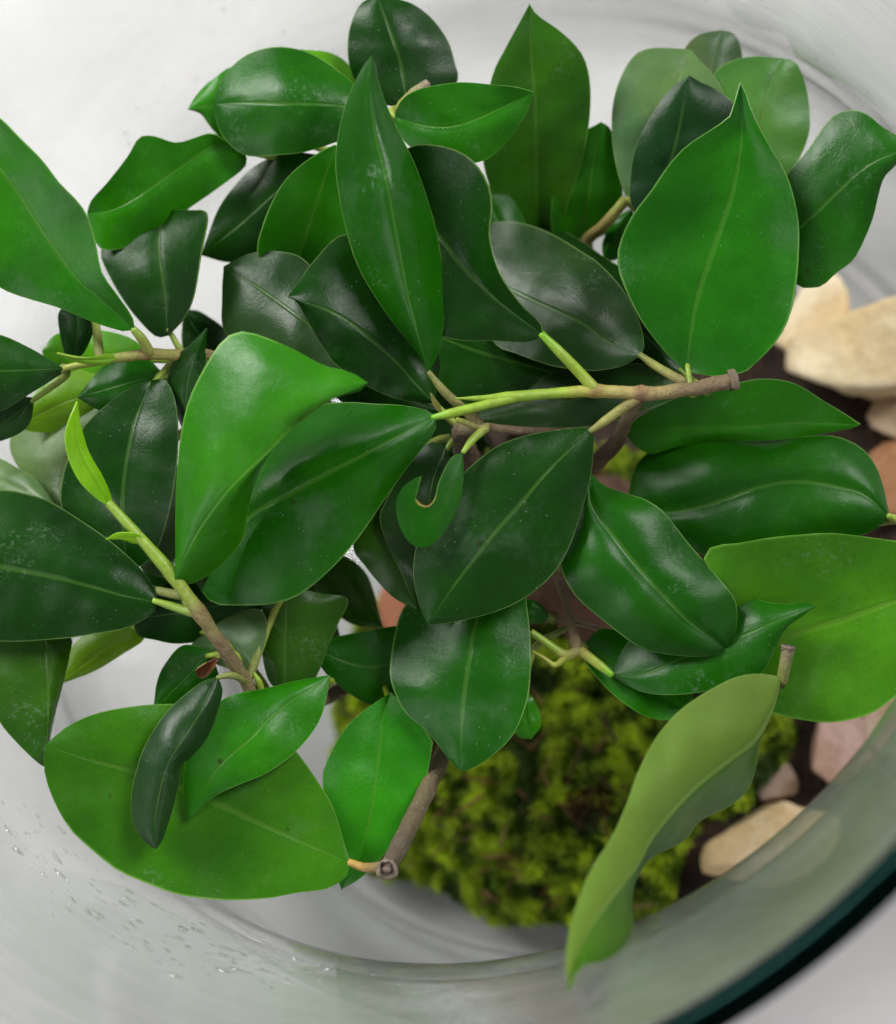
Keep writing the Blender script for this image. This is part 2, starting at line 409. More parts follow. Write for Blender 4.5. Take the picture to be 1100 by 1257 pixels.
def make_moss():
    rnd = random.Random(11); verts, faces, cols = [], [], []
    n, m = 90, 24
    for i in range(n):
        t = 2*math.pi*i/n
        for k in range(m+1):
            p = moss_surf(k/m, t)
            if k == m: p.z = FLOOR+.1
            verts.append(p); cols.append((.10, .14, .015))
    for i in range(n):
        j = (i+1) % n
        for k in range(m): faces.append((i*(m+1)+k, i*(m+1)+k+1, j*(m+1)+k+1, j*(m+1)+k))
    for _ in range(36000):      # shoots: small tufts of leaflets
        t = rnd.uniform(0, 2*math.pi); q = math.sqrt(rnd.random())
        p = moss_surf(q*.995, t)
        n1 = noise.noise((p.x*.55, p.y*.55, 20)); n2 = noise.noise((p.x*2.0, p.y*2.0, 1)); n3 = noise.noise((p.x*.9, p.y*.9, 44))
        if n1 > .36 and rnd.random() < .8: col = (.09, .045, .012)
        elif n3 > .34: col = (.045, .10, .010)
        else:
            g = max(0, min(1, .42+n2*1.5+rnd.uniform(-.3, .3)))
            col = (lerp(.09, .50, g), lerp(.20, .66, g), lerp(.010, .03, g))
        out = Vector((math.cos(t)*q*1.2+rnd.gauss(0, .5), math.sin(t)*q*1.2+rnd.gauss(0, .5), 1)).normalized()
        side = out.cross(Vector((rnd.gauss(0,1), rnd.gauss(0,1), rnd.gauss(0,1)))).normalized()
        fw = out.cross(side); L = rnd.uniform(.10, .25)*(1.0+.5*n2); wd = rnd.uniform(.028, .05)
        b = len(verts)
        for a in (side, (side*-.5+fw*.87), (side*-.5-fw*.87)):
            tip = p+out*L*rnd.uniform(.7, 1.0)+a*L*.55
            k = a.cross(out)
            bb = len(verts)
            verts.extend([p-out*.05, p+out*L*.5+a*.12*L+k*wd, tip, p+out*L*.5+a*.12*L-k*wd]); cols.extend([tuple(x*.85 for x in col), col, tuple(x*1.15 for x in col), col])  # leaflets darker at the foot, lighter at the tip: tuft shading in the tint
            faces.append((bb, bb+1, bb+2, bb+3))
    for _ in range(240):        # dead stalks and needles caught in the moss
        t = rnd.uniform(0, 2*math.pi); q = math.sqrt(rnd.random())*.95
        p = moss_surf(q, t)+Vector((0, 0, rnd.uniform(.15, .38)))
        d = Vector((rnd.gauss(0, 1), rnd.gauss(0, 1), rnd.gauss(0, .35))).normalized()*rnd.uniform(.15, .6); wv = d.cross(Vector((0, 0, 1))).normalized()*rnd.uniform(.02, .05); up = Vector((0, 0, .03))
        col = rnd.choice([(.30, .17, .06), (.18, .08, .03), (.38, .27, .12), (.10, .05, .02)]); bb = len(verts)
        verts.extend([p-d-wv, p-d+wv, p+d+wv*.4, p+d-wv*.4, p-d+up, p+d+up]); cols.extend([col]*6)
        faces.extend([(bb, bb+3, bb+5, bb+4), (bb+1, bb+4, bb+5, bb+2), (bb, bb+1, bb+2, bb+3)])
    me = mesh('moss', verts, faces)
    ca = me.color_attributes.new('tint', 'FLOAT_COLOR', 'POINT')
    for i, c in enumerate(cols): ca.data[i].color = (*c, 1)
    link('moss', me, MOSS, None, False, kind='stuff', label='soft green moss mound on the soil under the plant', category='moss')
make_moss()
def stone(label, px, py, h, size, col, seed, rz=0., tilt=(0, 0), sharp=.5):
    """broken stone: a box of cut planes with chipped faces"""
    rnd = random.Random(seed)
    bm = bmesh.new(); bmesh.ops.create_icosphere(bm, subdivisions=5, radius=1.0)
    planes = []
    for k in range(15):
        a, z = rnd.uniform(0, 6.28), rnd.uniform(-1, 1)
        r = math.sqrt(max(0, 1-z*z)); planes.append((Vector((r*math.cos(a), r*math.sin(a), z)), rnd.uniform(.5, .7)))
    planes.append((Vector((rnd.uniform(-.2,.2), rnd.uniform(-.2,.2), 1)).normalized(), .5)); planes.append((Vector((0, 0, -1)), .5))
    for v in bm.verts:
        d = v.co.normalized(); r = 1.0
        for nn, o in planes:
            dt = d.dot(nn)
            if dt > .05: r = min(r, o/dt)
        r *= 1+.035*noise.noise(d*2.2+Vector((seed, 0, 0)))+.02*noise.noise(d*6+Vector((seed, 3, 0)))
        v.co = d*r
    me = bpy.data.meshes.new('stone'); bm.to_mesh(me); bm.free()
    for v in me.vertices: v.co = Vector((v.co.x*size[0]*1.02, v.co.y*size[1]*1.02, v.co.z*size[2]*1.05))*CM
    p = ground(px, py, h)
    o = link('stone', me, STONE, None, True, label=label, category='stone', group='stones lying on the soil')
    o.location = p*CM; o.rotation_euler = (tilt[0], tilt[1], rz); o.color = (*col, 1)
    return o
stone('largest pale tan stone with a flat top at the right edge', 1082, 432, 2.3, (2.3, 1.9, 1.5), (.80, .68, .46), 4, .35, (.1, -.15))
stone('cream stone tucked against the left of the largest tan stone', 995, 405, 1.9, (1.0, 1.5, 1.2), (.78, .66, .46), 9, -.5)
stone('small pale brown stone below the largest tan stone', 1108, 505, 1.5, (.9, 1.1, .8), (.45, .33, .22), 15, .2)
stone('orange brown stone beside the drooping leaf at the right edge', 1098, 585, 1.5, (1.3, 1.3, .9), (.40, .20, .10), 21, .7)
stone('tan stone behind the wet glass lip beside the twisted leaf', 945, 1030, 1.5, (1.7, 1.15, .95), (.74, .58, .36), 27, .45)
stone('pinkish grey stone with reddish tinge under the broad right leaf', 1035, 915, 1.4, (1.0, 1.2, .8), (.5, .33, .28), 33, -.6)
stone('pale pink stone against the glass below the broad right leaf', 1085, 880, 1.4, (1.0, 1.2, .75), (.58, .43, .34), 38, .3)
stone('terracotta pink stone showing through the leaves near the trunk', 490, 752, 2.4, (.85, .8, .7), (.48, .20, .13), 43, .3)
stone('small greyish stone between moss and pink stones', 955, 960, 1.2, (.7, .6, .45), (.36, .27, .22), 51, .3)

# ------------------------------------------------------------------ ficus plant
plant = empty('ficus_plant', 'leafy green ficus bonsai growing in the glass jar', 'plant')
STEMS = []                      # skeleton points, for joining leaf stalks
GRN = (.22, .36, .03); YEL = (.30, .36, .05); OLV = (.16, .19, .04); TAN = (.19, .14, .075); BRN = (.12, .075, .04); GRY = (.20, .16, .12)
def tube(name, pts, parent, seg=None, sides=12, world=False, bark=.0, cap=True):
    """pts: (px, py, s, radius_px, colour, woodiness)"""
    W = [(p[0] if world else at(p[0], p[1], p[2])) for p in pts] if not world else [p[0] for p in pts]
    R = [p[1] for p in pts] if world else [.92*p[3]/F*(ZF-p[2]) for p in pts]
    K = [p[2] for p in pts] if world else [p[4] for p in pts]
    Wd = [p[3] for p in pts] if world else [p[5] for p in pts]
    n = seg or max(6, 7*(len(pts)-1))
    P = cr([tuple(v) for v in W], n)
    cum = [0]
    for a, b in zip(W, W[1:]): cum.append(cum[-1]+(b-a).length)
    verts, faces, cols, wd = [], [], [], []
    ref = Vector((.3, .2, .9))
    for i, p in enumerate(P):
        t = cum[-1]*i/n; j = 0
        while j < len(cum)-2 and cum[j+1] < t: j += 1
        f = (t-cum[j])/max(cum[j+1]-cum[j], 1e-6); f = max(0, min(1, f)); f2 = f*f*(3-2*f)
        r = lerp(R[j], R[j+1], f2); c = [lerp(a, b, f2) for a, b in zip(K[j], K[j+1])]; wv = lerp(Wd[j], Wd[j+1], f2)
        d = (P[min(i+1, n)]-P[max(i-1, 0)]).normalized()
        a = d.cross(ref).normalized(); b = d.cross(a)
        for k in range(sides):
            g = 2*math.pi*k/sides
            o = a*math.cos(g)+b*math.sin(g)
            rr = r*(1+bark*wv*noise.noise((p+o*r)*4.0)+.35*bark*noise.noise((p+o*r)*11.0))
            verts.append(p+o*rr); cols.append(c); wd.append(wv)
    for i in range(n):
        for k in range(sides):
            k2 = (k+1) % sides
            faces.append((i*sides+k, i*sides+k2, (i+1)*sides+k2, (i+1)*sides+k))
    if cap:
        for i, d in ((0, -1), (n, 1)):
            ctr = P[i]+(P[i]-P[i-d]).normalized()*R[0 if i == 0 else -1]*.35
            verts.append(ctr); cols.append(cols[i*sides]); wd.append(wd[i*sides]); q = len(verts)-1
            for k in range(sides):
                k2 = (k+1) % sides
                faces.append((q, i*sides+k2, i*sides+k) if d < 0 else (q, i*sides+k, i*sides+k2))
    me = mesh(name, verts, faces)
    ca = me.color_attributes.new('tint', 'FLOAT_COLOR', 'POINT')
    for i, c in enumerate(cols): ca.data[i].color = (*c, 1)
    wa = me.attributes.new('wood', 'FLOAT', 'POINT'); wa.data.foreach_set('value', wd)
    return link(name, me, STEM, parent), P
def branch(pts, **kw):
    o, P = tube('branch', pts, plant, bark=.22, **kw); STEMS.extend(P); return o
def cut_end(px, py, s, toward, r):
    """pruned twig end: a ragged collar and pith"""
    p = at(px, py, s); q = at(*toward); d = (p-q).normalized(); rr = r/F*(ZF-s)
    a = d.orthogonal().normalized(); b = d.cross(a)
    prof = [(-.6, 1.0), (-.25, 1.08), (.05, 1.12), (.18, 1.0), (.20, .80), (.02, .66), (-.02, .46), (.08, .34), (.10, 0.02)]
    colr = [(.16,.125,.085), (.17,.13,.09), (.22,.17,.12), (.28,.23,.17), (.11,.08,.055), (.02,.015,.012), (.025,.018,.014), (.20,.15,.11), (.26,.2,.15)]
    verts, faces, cols = [], [], []; n = 16
    for k, (z, w_) in enumerate(prof):
        for i in range(n):
            g = 2*math.pi*i/n; o = a*math.cos(g)+b*math.sin(g)
            jit = 1+.30*noise.noise(o*2.1+Vector((px, k*.5, 0)))+.18*noise.noise(o*5+Vector((px, k*.9, 3)))
            verts.append(p+d*z*rr*jit+o*w_*rr*jit); cols.append(colr[k])
    for k in range(len(prof)-1):
        for i in range(n):
            j = (i+1) % n; faces.append((k*n+i, k*n+j, (k+1)*n+j, (k+1)*n+i))
    me = mesh('cut_end', verts, faces); ca = me.color_attributes.new('tint', 'FLOAT_COLOR', 'POINT')
    for i, c in enumerate(cols): ca.data[i].color = (*c, 1)
    wa = me.attributes.new('wood', 'FLOAT', 'POINT'); wa.data.foreach_set('value', [.8]*len(verts))
    return link('cut_end', me, STEM, plant)

# trunk: swollen ginseng root standing in the moss
T0 = at(612, 590, -4.2)
TB = Vector((T0.x+.6, T0.y-.5, 0))
RED = (.11, .05, .028)
trunk, P = tube('trunk', [(Vector((TB.x, TB.y, .4)), 2.0, RED, 1), (Vector((TB.x+.1, TB.y, 2.0)), 1.9, RED, 1), (Vector((TB.x-.1, TB.y+.1, 4.0)), 1.45, (.15,.07,.04), 1),
      (Vector((T0.x+.2, T0.y-.1, T0.z-1.2)), .85, (.14,.075,.045), 1), (T0, .5, BRN, 1)], plant, seg=40, sides=26, world=True, bark=.3)
STEMS.extend(P[22:])
for (dx, dy, r0) in ((2.2, .6, 1.0), (-1.9, -.9, 1.05), (.4, -2.2, .9), (-.6, 2.1, .85)):
    tube('root', [(Vector((TB.x+dx*.2, TB.y+dy*.2, 3.9)), r0*.9, (.14,.06,.035), 1), (Vector((TB.x+dx*.75, TB.y+dy*.75, 2.6)), r0, (.13,.055,.03), 1),
          (Vector((TB.x+dx*1.05, TB.y+dy*1.05, .9)), r0*.62, RED, 1)], plant, seg=18, sides=16, world=True, bark=.3)

tz = (612, 590, -4.2)
def B(*pts, **kw): return branch(list(pts), **kw)
# main branch in focus
B((902, 466, .55, 11.5, TAN, .9), (862, 475, .5, 10, TAN, .8), (805, 483, .45, 9.2, (.28,.23,.09), .6), (784, 482.5, .45, 11, (.24,.15,.07), .8), (772, 482, .45, 9, (.33,.28,.09), .4), (744, 480.5, .45, 8.4, (.34,.31,.08), .25), (729, 479, .45, 10.2, (.30,.19,.06), .5), (717, 480, .46, 8, (.34,.35,.06), .1), (680, 483, .5, 7.2, GRN, .05), (628, 487, .6, 7.5, GRN, 0), (590, 489, .62, 4, GRN, 0), (560, 489, .6, 1.2, GRN, 0))
B((786, 485, .36, 8, TAN, .9), (770, 512, -.25, 9, (.2,.14,.07), 1), (752, 548, -1.7, 11, BRN, 1), (700, 585, -3.4, 12, BRN, 1), tz+(16, BRN, 1))
cut_end(903, 466, .55, (862, 475, .5), 12)
# centre stub under the curled leaf
B((590, 523, .15, 9, (.24,.20,.10), .7), (566, 530, -.6, 13, (.14,.10,.06), 1), (575, 560, -2.5, 16, BRN, 1), tz+(18, BRN, 1))
B((560, 515, .25, 3.5, YEL, .1), (585, 522, .2, 6, (.26,.24,.08), .4), (600, 524, .2, 5, (.28,.25,.1), .4))
B((597, 524, .1, 6, (.2,.15,.08), .8), (640, 529, -.1, 6, (.13,.09,.05), 1), (690, 532, -.6, 6, BRN, 1))
# left branch
B((78, 452, -.35, 4, YEL, 0), (128, 442, -.4, 6.5, (.20,.26,.04), .2), (170, 436, -.47, 7, (.24,.24,.06), .3), (182, 434, -.5, 9.5, (.26,.17,.06), .6), (194, 434.5, -.55, 7.4, (.25,.25,.06), .4), (216, 436, -.7, 8, (.26,.25,.07), .5), (268, 440, -1.4, 8.5, (.22,.17,.08), .7), (400, 500, -2.6, 11, BRN, 1), tz+(16, BRN, 1))
# lower left shoot
B((133, 617, .75, 6, GRN, 0), (170, 658, .7, 7.5, GRN, 0), (205, 698, .55, 9.5, GRN, 0), (232, 734, .41, 8.8, (.22,.30,.04), .2), (244, 750, .34, 11, (.20,.16,.06), .7), (256, 768, .25, 9, (.19,.17,.06), .7), (272, 792, .1, 9.5, (.17,.13,.06), .9), (300, 833, -.3, 9, (.2,.17,.07), .8), (330, 872, -1.0, 9, (.17,.14,.07), .9), (430, 840, -2.6, 11, BRN, 1), (540, 740, -4, 13, BRN, 1), (610, 640, -4.4, 16, BRN, 1))
# pruned branch at the bottom
B((476, 1065, .9, 12.5, (.11,.085,.055), 1), (508, 1003, -.15, 12, (.12,.10,.05), 1), (545, 925, -1.4, 12, (.17,.14,.07), 1), (590, 830, -2.8, 12, BRN, 1), (625, 680, -4.4, 14, BRN, 1))
cut_end(475, 1067, .95, (487, 1045, -.1), 12)
# right inner stems
B((708, 797, -.75, 8, (.26,.20,.10), .7), (700, 760, -1.1, 6, (.2,.14,.08), .8), (684, 705, -1.5, 6.5, (.2,.14,.08), .9), (665, 660, -2.5, 8, BRN, 1), tz+(12, BRN, 1))
B((652, 776, -.7, 5, GRN, 0), (678, 794, -.7, 5.5, GRN, 0), (694, 804, -.72, 7, (.3,.32,.06), .2), (712, 797, -.75, 7, (.28,.24,.09), .6))
B((653, 799, -.68, 1.5, YEL, 0), (668, 808, -.66, 3, YEL, 0), (682, 816, -.66, 4, YEL, 0), (696, 804, -.7, 5, YEL, 0))
B((670, 761, -1.3, 3.5, (.27,.22,.13), .5), (700, 763, -1.2, 3.5, (.27,.22,.13), .6), (760, 778, -1.3, 4, (.27,.22,.13), .6), (800, 790, -1.5, 3, YEL, .2))
B((672, 784, -1.25, 4.5, (.14,.2,.03), .1), (700, 768, -1.2, 4.5, (.14,.2,.03), .2))
# top and right limbs
B((526, 103, -1.5, 7, (.32,.27,.2), .9), (492, 130, -1.6, 6, YEL, .3), (470, 200, -2.2, 8, BRN, 1), (500, 350, -2.8, 11, BRN, 1), tz+(15, BRN, 1))
B((768, 245, -2.1, 7, YEL, .2), (742, 276, -2.4, 8, (.3,.24,.06), .4), (715, 306, -3.4, 8, (.2,.16,.05), .7), (690, 400, -4.0, 11, BRN, 1), tz+(15, BRN, 1))
B((768, 245, -2.1, 6, YEL, .2), (800, 262, -2.3, 5, YEL, .2), (900, 262, -2.4, 4, YEL, .2))
B((1180, 640, -.8, 6, YEL, .1), (1100, 638, -.9, 6, (.32,.38,.06), .1), (1040, 650, -1.5, 7, OLV, .4), (900, 690, -2.6, 10, BRN, 1), (760, 640, -3.6, 12, BRN, 1), tz+(15, BRN, 1))
B((968, 795, .75, 8, (.26,.2,.13), 1), (962, 825, .7, 8, (.2,.24,.05), .4), (955, 840, .3, 7, (.2,.22,.05), .4), (930, 820, -1.4, 8, BRN, .8), (880, 730, -2.7, 10, BRN, 1))
cut_end(968, 794, .76, (962, 825, .7), 8)
B((1180, 760, -1.0, 5, YEL, .1), (1100, 790, -1.6, 7, OLV, .5), (960, 760, -2.4, 9, BRN, 1), (880, 720, -2.7, 10, BRN, 1))

def stalk(leaf, pts): 
    o, _ = tube('petiole', pts, leaf, sides=10, bark=.05); return o

STATS = []
def leaf(base, tip, A, Bq, Mq, s, edges, col, under=0, stalk_to=None, rs=6.0, bulge=.05, wave=.05, dust=.35, nu=30, nv=7, name='leaf', pet=None, nopet=False, flat=0.0, crease=1.4, uvr=(0., 1.)):
    """base, tip, both margins and the midrib of a blade; s = distances of base, middle, tip; edges = how far each margin lies in front of (+) or behind (-) the midrib"""
    rnd = random.Random(int(base[0]*7+tip[1]*13))
    mk = lambda L: cr([(p[0], p[1], 0) for p in L], nu)
    La, Lb, Lm = mk([base]+A+[tip]), mk([base]+Bq+[tip]), mk([base]+Mq+[tip])
    rb = ray(*base).dot(dn); D0 = (ZF-s[0])*rb
    big_wob = 0 if name != 'leaf' else .13*min(1., math.hypot(base[0]-tip[0], base[1]-tip[1])/200)
    ph = rnd.uniform(0, 6.28); ph2 = rnd.uniform(0, 6.28)
    rows = []
    for i in range(nu+1):
        u = i/nu
        # quadratic through the three distances
        su = s[0]*(1-u)*(1-2*u)+s[1]*4*u*(1-u)+s[2]*u*(2*u-1)
        row = []
        env = math.sin(math.pi*min(1, max(0, u)))**.6
        for j in range(-nv, nv+1):
            v = j/nv; av = abs(v)
            E = La[i] if v < 0 else Lb[i]
            pxy = Lm[i].lerp(E, av)
            de = (edges[0] if v < 0 else edges[1])
            if isinstance(de, (tuple, list)):
                de = de[0]*(1-u)*(1-2*u)+de[1]*4*u*(1-u)+de[2]*u*(2*u-1); e2 = de*av**crease*min(1, env*1.5)
            else: e2 = 1.5*de*av**crease*env
            z = su+e2+bulge*env*math.sin(math.pi*av**.8)*.8
            z += wave*env*av*av*math.sin(u*9+ph+(1.7 if v < 0 else 0))+wave*.5*env*av*math.sin(u*17+ph2)
            if flat: z += flat*((ZF-s[0])-D0/ray(pxy.x, pxy.y).dot(dn))
            if big_wob:
                q0 = Vector((pxy.x/62.0, pxy.y/62.0, ph))
                z += env*(big_wob*noise.noise(q0*.75)+big_wob*.45*noise.noise(q0*1.9)+big_wob*.12*noise.noise(q0*4.5))
            row.append(at(pxy.x, pxy.y, z))
        rows.append(row)
    # light smoothing of the grid, so traced margins flow
    nvv = 2*nv+1
    P = [p for r in rows for p in r]
    # normals
    def nrm(i, j):
        a = rows[min(i+1, nu)][j]-rows[max(i-1, 0)][j]; b = rows[i][min(j+1, nvv-1)]-rows[i][max(j-1, 0)]
        n_ = a.cross(b)
        return n_
    acc = Vector((0,0,0)); sgn = 0
    for i in range(1, nu):
        for j in range(1, nvv-1):
            n_ = nrm(i, j); sgn += n_.dot((CAMPOS-rows[i][j]))
    sg = 1 if sgn > 0 else -1
    TH = .030
    top, bot = [], []
    for i in range(nu+1):
        for j in range(nvv):
            ii = min(max(i, 1), nu-1)
            n_ = nrm(ii, j)*sg
            n_ = n_.normalized() if n_.length > 1e-9 else Vector((0, 0, 1))
            v = abs(j-nv)/nv
            th = TH*(1-.55*v**6)+.035*max(0, 1-v*nv/1.2)*(1-i/nu)
            top.append(rows[i][j]+n_*TH*.3); bot.append(rows[i][j]-n_*th)
    nT = len(top); rimv = {}; verts = top+bot; faces = []; uvs = []; und = []; src = {}
    def rv(k):
        if k not in rimv:
            rimv[k] = len(verts); verts.append(verts[k]); src[rimv[k]] = k
        return rimv[k]
    def uvof(k):
        k = src.get(k, k) % nT; return ((k//nvv)/nu, lerp(uvr[0], uvr[1], (k % nvv)/(nvv-1)))
    def addf(f, ud):
        faces.append(f); uvs.extend([uvof(k) for k in f]); und.append(ud)
    for i in range(nu):
        for j in range(nvv-1):
            a, b, c, d = i*nvv+j, i*nvv+j+1, (i+1)*nvv+j+1, (i+1)*nvv+j
            q = (a, d, c, b) if sg > 0 else (a, b, c, d)
            uu = under if not isinstance(under, tuple) else under[0 if j < nv else 1]
            addf(q, 1 if uu else 0)
            addf(tuple(nT+k for k in reversed(q)), 0 if uu else 1)
        for j, fl in ((0, 0), (nvv-1, 1)):
            a, d = i*nvv+j, (i+1)*nvv+j
            q = (rv(a), rv(d), rv(nT+d), rv(nT+a))
            if (fl == 0) == (sg > 0): q = tuple(reversed(q))
            addf(q, 0)
    me = mesh(name, verts, faces)
    ul = me.uv_layers.new(name='UVMap')
    for q, cc in enumerate(uvs): ul.data[q].uv = cc
    ua = me.attributes.new('under', 'FLOAT', 'FACE'); ua.data.foreach_set('value', und)
    o = link(name, me, LEAF, plant); o.color = (*col, dust)
    worst = max((math.hypot(p.x, p.y)-(r_in(p.z)-.12) for p in P))
    low = min(p.z for p in P)
    STATS.append((worst, low, base, tip, max(p.z for p in P)))
    if not nopet:
        if pet: stalk(o, pet)
        else:
            b = at(base[0], base[1], s[0])
            cand = sorted(STEMS, key=lambda q: (q-b).length+ .6*max(0, q.z-b.z))[0]
            inward = (b-at(Mq[0][0], Mq[0][1], s[0]*.6+s[1]*.4)).normalized() if Mq else (b-at(tip[0], tip[1], s[2])).normalized()
            dist = (cand-b).length
            mid = b.lerp(cand, .5)+inward*min(.5, dist*.25)-Vector((0, 0, 1))*min(.35, dist*.15)
            tube('petiole', [(b-inward*.15-Vector((0, 0, .03)), .055, GRN, 0), (mid, .075, (.24,.32,.04), .1), (cand, .10, OLV, .3)], o, sides=8, world=True)
    return o

# blade colours (linear)
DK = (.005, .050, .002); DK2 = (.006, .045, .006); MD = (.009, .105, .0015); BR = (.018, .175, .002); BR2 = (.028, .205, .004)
LT = (.060, .26, .006); YG = (.13, .32, .010); GR = (.016, .062, .014); PL = (.09, .19, .07); OL = (.022, .10, .005); YOUNG = (.16, .43, .006)  # PL has the grey sheen of light mixed into the blade colour


L = leaf
# --- front layer
L((526,457),(456,69),[(515,436),(470,378),(434,313),(414,225),(414,175),(426,124),(445,84)],[(539,429),(546,375),(543,327),(532,269),(510,204),(481,145),(466,105),(461,80)],[(503,375),(490,309),(477,233),(460,160),(454,109)],(.6,1.35,1.5),(-.6,-.5),MD,dust=.6,
  pet=[(526,456,.58,3.5,OLV,.1),(545,480,.5,6,(.20,.20,.05),.3),(572,505,.3,6.5,(.22,.2,.06),.4),(590,521,.18,7,(.22,.18,.07),.5)],wave=.03)
L((666,411),(470,200),[(663,396),(641,375),(615,338),(601,291),(604,255),(599,225),(583,200),(561,185),(532,178),(505,180)],[(648,420),(605,418),(554,416),(500,390),(470,320),(460,250)],[(605,364),(568,327),(546,298),(510,250)],(.75,.55,.2),(.45,-.25),DK,
  pet=[(664,409,.72,5,YOUNG,0),(690,435,.68,7,GRN,0),(712,458,.55,7.5,(.26,.4,.03),0),(730,478,.47,8.5,(.3,.36,.05),.1)],wave=.03)
L((787,436),(575,305),[(791,422),(784,393),(765,356),(736,324),(714,309),(677,287),(641,274),(606,273),(588,282)],[(765,449),(733,455),(714,454),(677,449),(634,434),(608,422),(585,380),(575,335)],[(743,418),(714,396),(659,371),(615,349),(595,325)],(-.15,-.1,-.2),(-.1,-.1),GR,
  pet=[(785,435,-.13,4,OLV,.1),(806,450,.05,6,(.22,.24,.05),.3),(840,470,.4,7,(.24,.22,.07),.5)],wave=.03,bulge=.06,flat=1.3,dust=.7)
L((842,458),(590,262),[(843,436),(835,407),(809,371),(773,335),(745,318),(714,296),(677,276),(641,262),(610,257)],[(800,455),(720,430),(640,380),(600,310)],[(790,410),(720,350),(650,300)],(-.5,-.9,-.9),(-.1,-.05),DK,flat=1.25)
L((850,472),(575,516),[(838,485),(791,504),(736,521),(695,525),(619,523)],[(820,452),(760,446),(690,455),(620,488)],[(780,476),(700,492),(630,506)],(-.35,-.3,-.3),(-.1,-.1),GR,flat=1.25)
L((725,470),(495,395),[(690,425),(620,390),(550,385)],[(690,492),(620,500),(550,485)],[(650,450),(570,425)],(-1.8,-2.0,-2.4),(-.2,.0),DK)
L((533,495),(354,364),[(540,440),(520,380),(470,310),(423,287),(386,320),(365,349)],[(495,491),(459,478),(415,450),(397,427),(379,396),(365,371)],[(470,430),(415,388)],(-.3,.05,.35),(-.4,-.15),DK,dust=.9)
L((425,445),(275,327),[(400,360),(375,320),(345,309),(309,311)],[(400,470),(330,445),(278,411),(273,364)],[(380,400),(320,355)],(-.3,-.2,-.2),(-.1,-.1),GR,flat=.85,pet=[(425,445,-.32,4,OLV,.2),(470,455,-1.6,5,OLV,.3),(510,380,-2.7,6,BRN,.8)])
L((412,178),(360,348),[(396,185),(364,207),(342,233),(324,273),(316,309),(330,332)],[(428,200),(434,240),(425,290),(400,330)],[(402,207),(386,255),(372,300)],(-.9,-1.3,-2.2),(.25,-.3),BR)
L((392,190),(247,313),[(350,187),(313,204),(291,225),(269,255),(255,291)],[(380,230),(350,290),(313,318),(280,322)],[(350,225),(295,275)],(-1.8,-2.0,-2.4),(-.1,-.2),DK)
L((446,132),(263,128),[(435,105),(423,93),(386,68),(349,58),(316,62),(291,76),(271,100)],[(430,165),(405,177),(372,187),(345,190),(309,192),(287,182),(269,158)],[(398,128),(340,127),(300,126)],(-1.0,-.8,-1.5),(-.35,-.25),MD)
L((300,150),(231,134),[(290,85),(262,97),(243,115)],[(285,180),(262,160),(247,140)],[(265,130)],(-2.3,-2.2,-2.2),(-.1,-.1),BR)
L((445,115),(370,61),[(430,82),(405,65)],[(420,112),(390,82)],[(405,85)],(-2.3,-2.3,-2.4),(-.1,-.1),LT)
L((300,186),(107,262),[(269,168),(255,164),(218,175),(189,167),(171,169),(156,193),(131,225),(112,246)],[(302,203),(276,225),(233,255),(193,284),(153,304),(124,305),(112,285)],[(265,178),(225,202),(182,233),(140,257)],(-1.8,-1.6,-1.8),(.2,-.2),BR)
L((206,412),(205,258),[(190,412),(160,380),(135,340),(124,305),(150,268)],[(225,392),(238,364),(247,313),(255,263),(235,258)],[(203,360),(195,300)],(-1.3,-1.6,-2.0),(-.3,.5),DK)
L((165,405),(-88,110),[(162,389),(145,364),(125,335),(118,302),(109,269),(95,247),(73,225),(51,196),(22,167),(0,145),(-45,112)],[(153,407),(116,396),(73,378),(36,367),(0,353),(-45,318),(-85,230)],[(135,378),(95,342),(62,298),(25,240),(0,207),(-45,155)],(-.1,.35,.5),(.3,-.1),BR,
  pet=[(163,403,-.1,5,GRN,0),(174,416,-.25,7,(.24,.3,.05),.2),(184,434,-.48,8,(.24,.24,.06),.4)])
L((78,452),(-115,455),[(65,444),(36,427),(0,411),(-40,406),(-80,425)],[(73,460),(36,484),(0,505),(-40,507),(-80,490)],[(36,454),(-20,455)],(-.33,-.2,-.1),(-.2,-.15),DK,nopet=True)
L((95,372),(90,441),[(73,382),(74,411),(80,434)],[(120,385),(113,412),(102,434)],[(96,405)],(-1.0,-1.1,-1.3),(-.05,-.05),DK2)
L((190,442),(52,430),[(160,415),(110,404),(70,410)],[(170,470),(110,482),(60,462)],[(120,440)],(-1.5,-1.7,-1.8),(-.1,-.1),LT)
L((160,478),(22,522),[(120,452),(60,468),(30,500)],[(130,505),(75,528),(40,530)],[(90,490)],(-1.5,-1.6,-1.5),(-.1,-.1),YG)
L((200,458),(95,488),[(175,438),(130,448)],[(180,492),(130,505)],[(150,472)],(-1.1,-1.2,-1.3),(-.1,-.1),MD)
L((42,488),(-35,545),[(20,488),(-5,505)],[(35,522),(5,540)],[(10,515)],(-1.1,-1.0,-1.0),(.1,-.1),GR)
L((145,494),(78,626),[(124,491),(65,503),(22,525),(12,544),(18,566),(40,597),(60,618)],[(160,540),(140,590),(105,622)],[(95,540),(75,590)],(-1.5,-1.4,-1.4),(-.1,-.1),PL,flat=1.0)
L((186,467),(160,702),[(160,476),(127,500),(102,525),(84,562),(76,591),(75,622),(90,660),(120,690)],[(204,467),(216,496),(219,540),(215,590),(205,640),(188,682)],[(178,485),(165,518),(156,562),(151,605),(152,660)],(-.85,-.55,-.6),(.1,.15),DK)
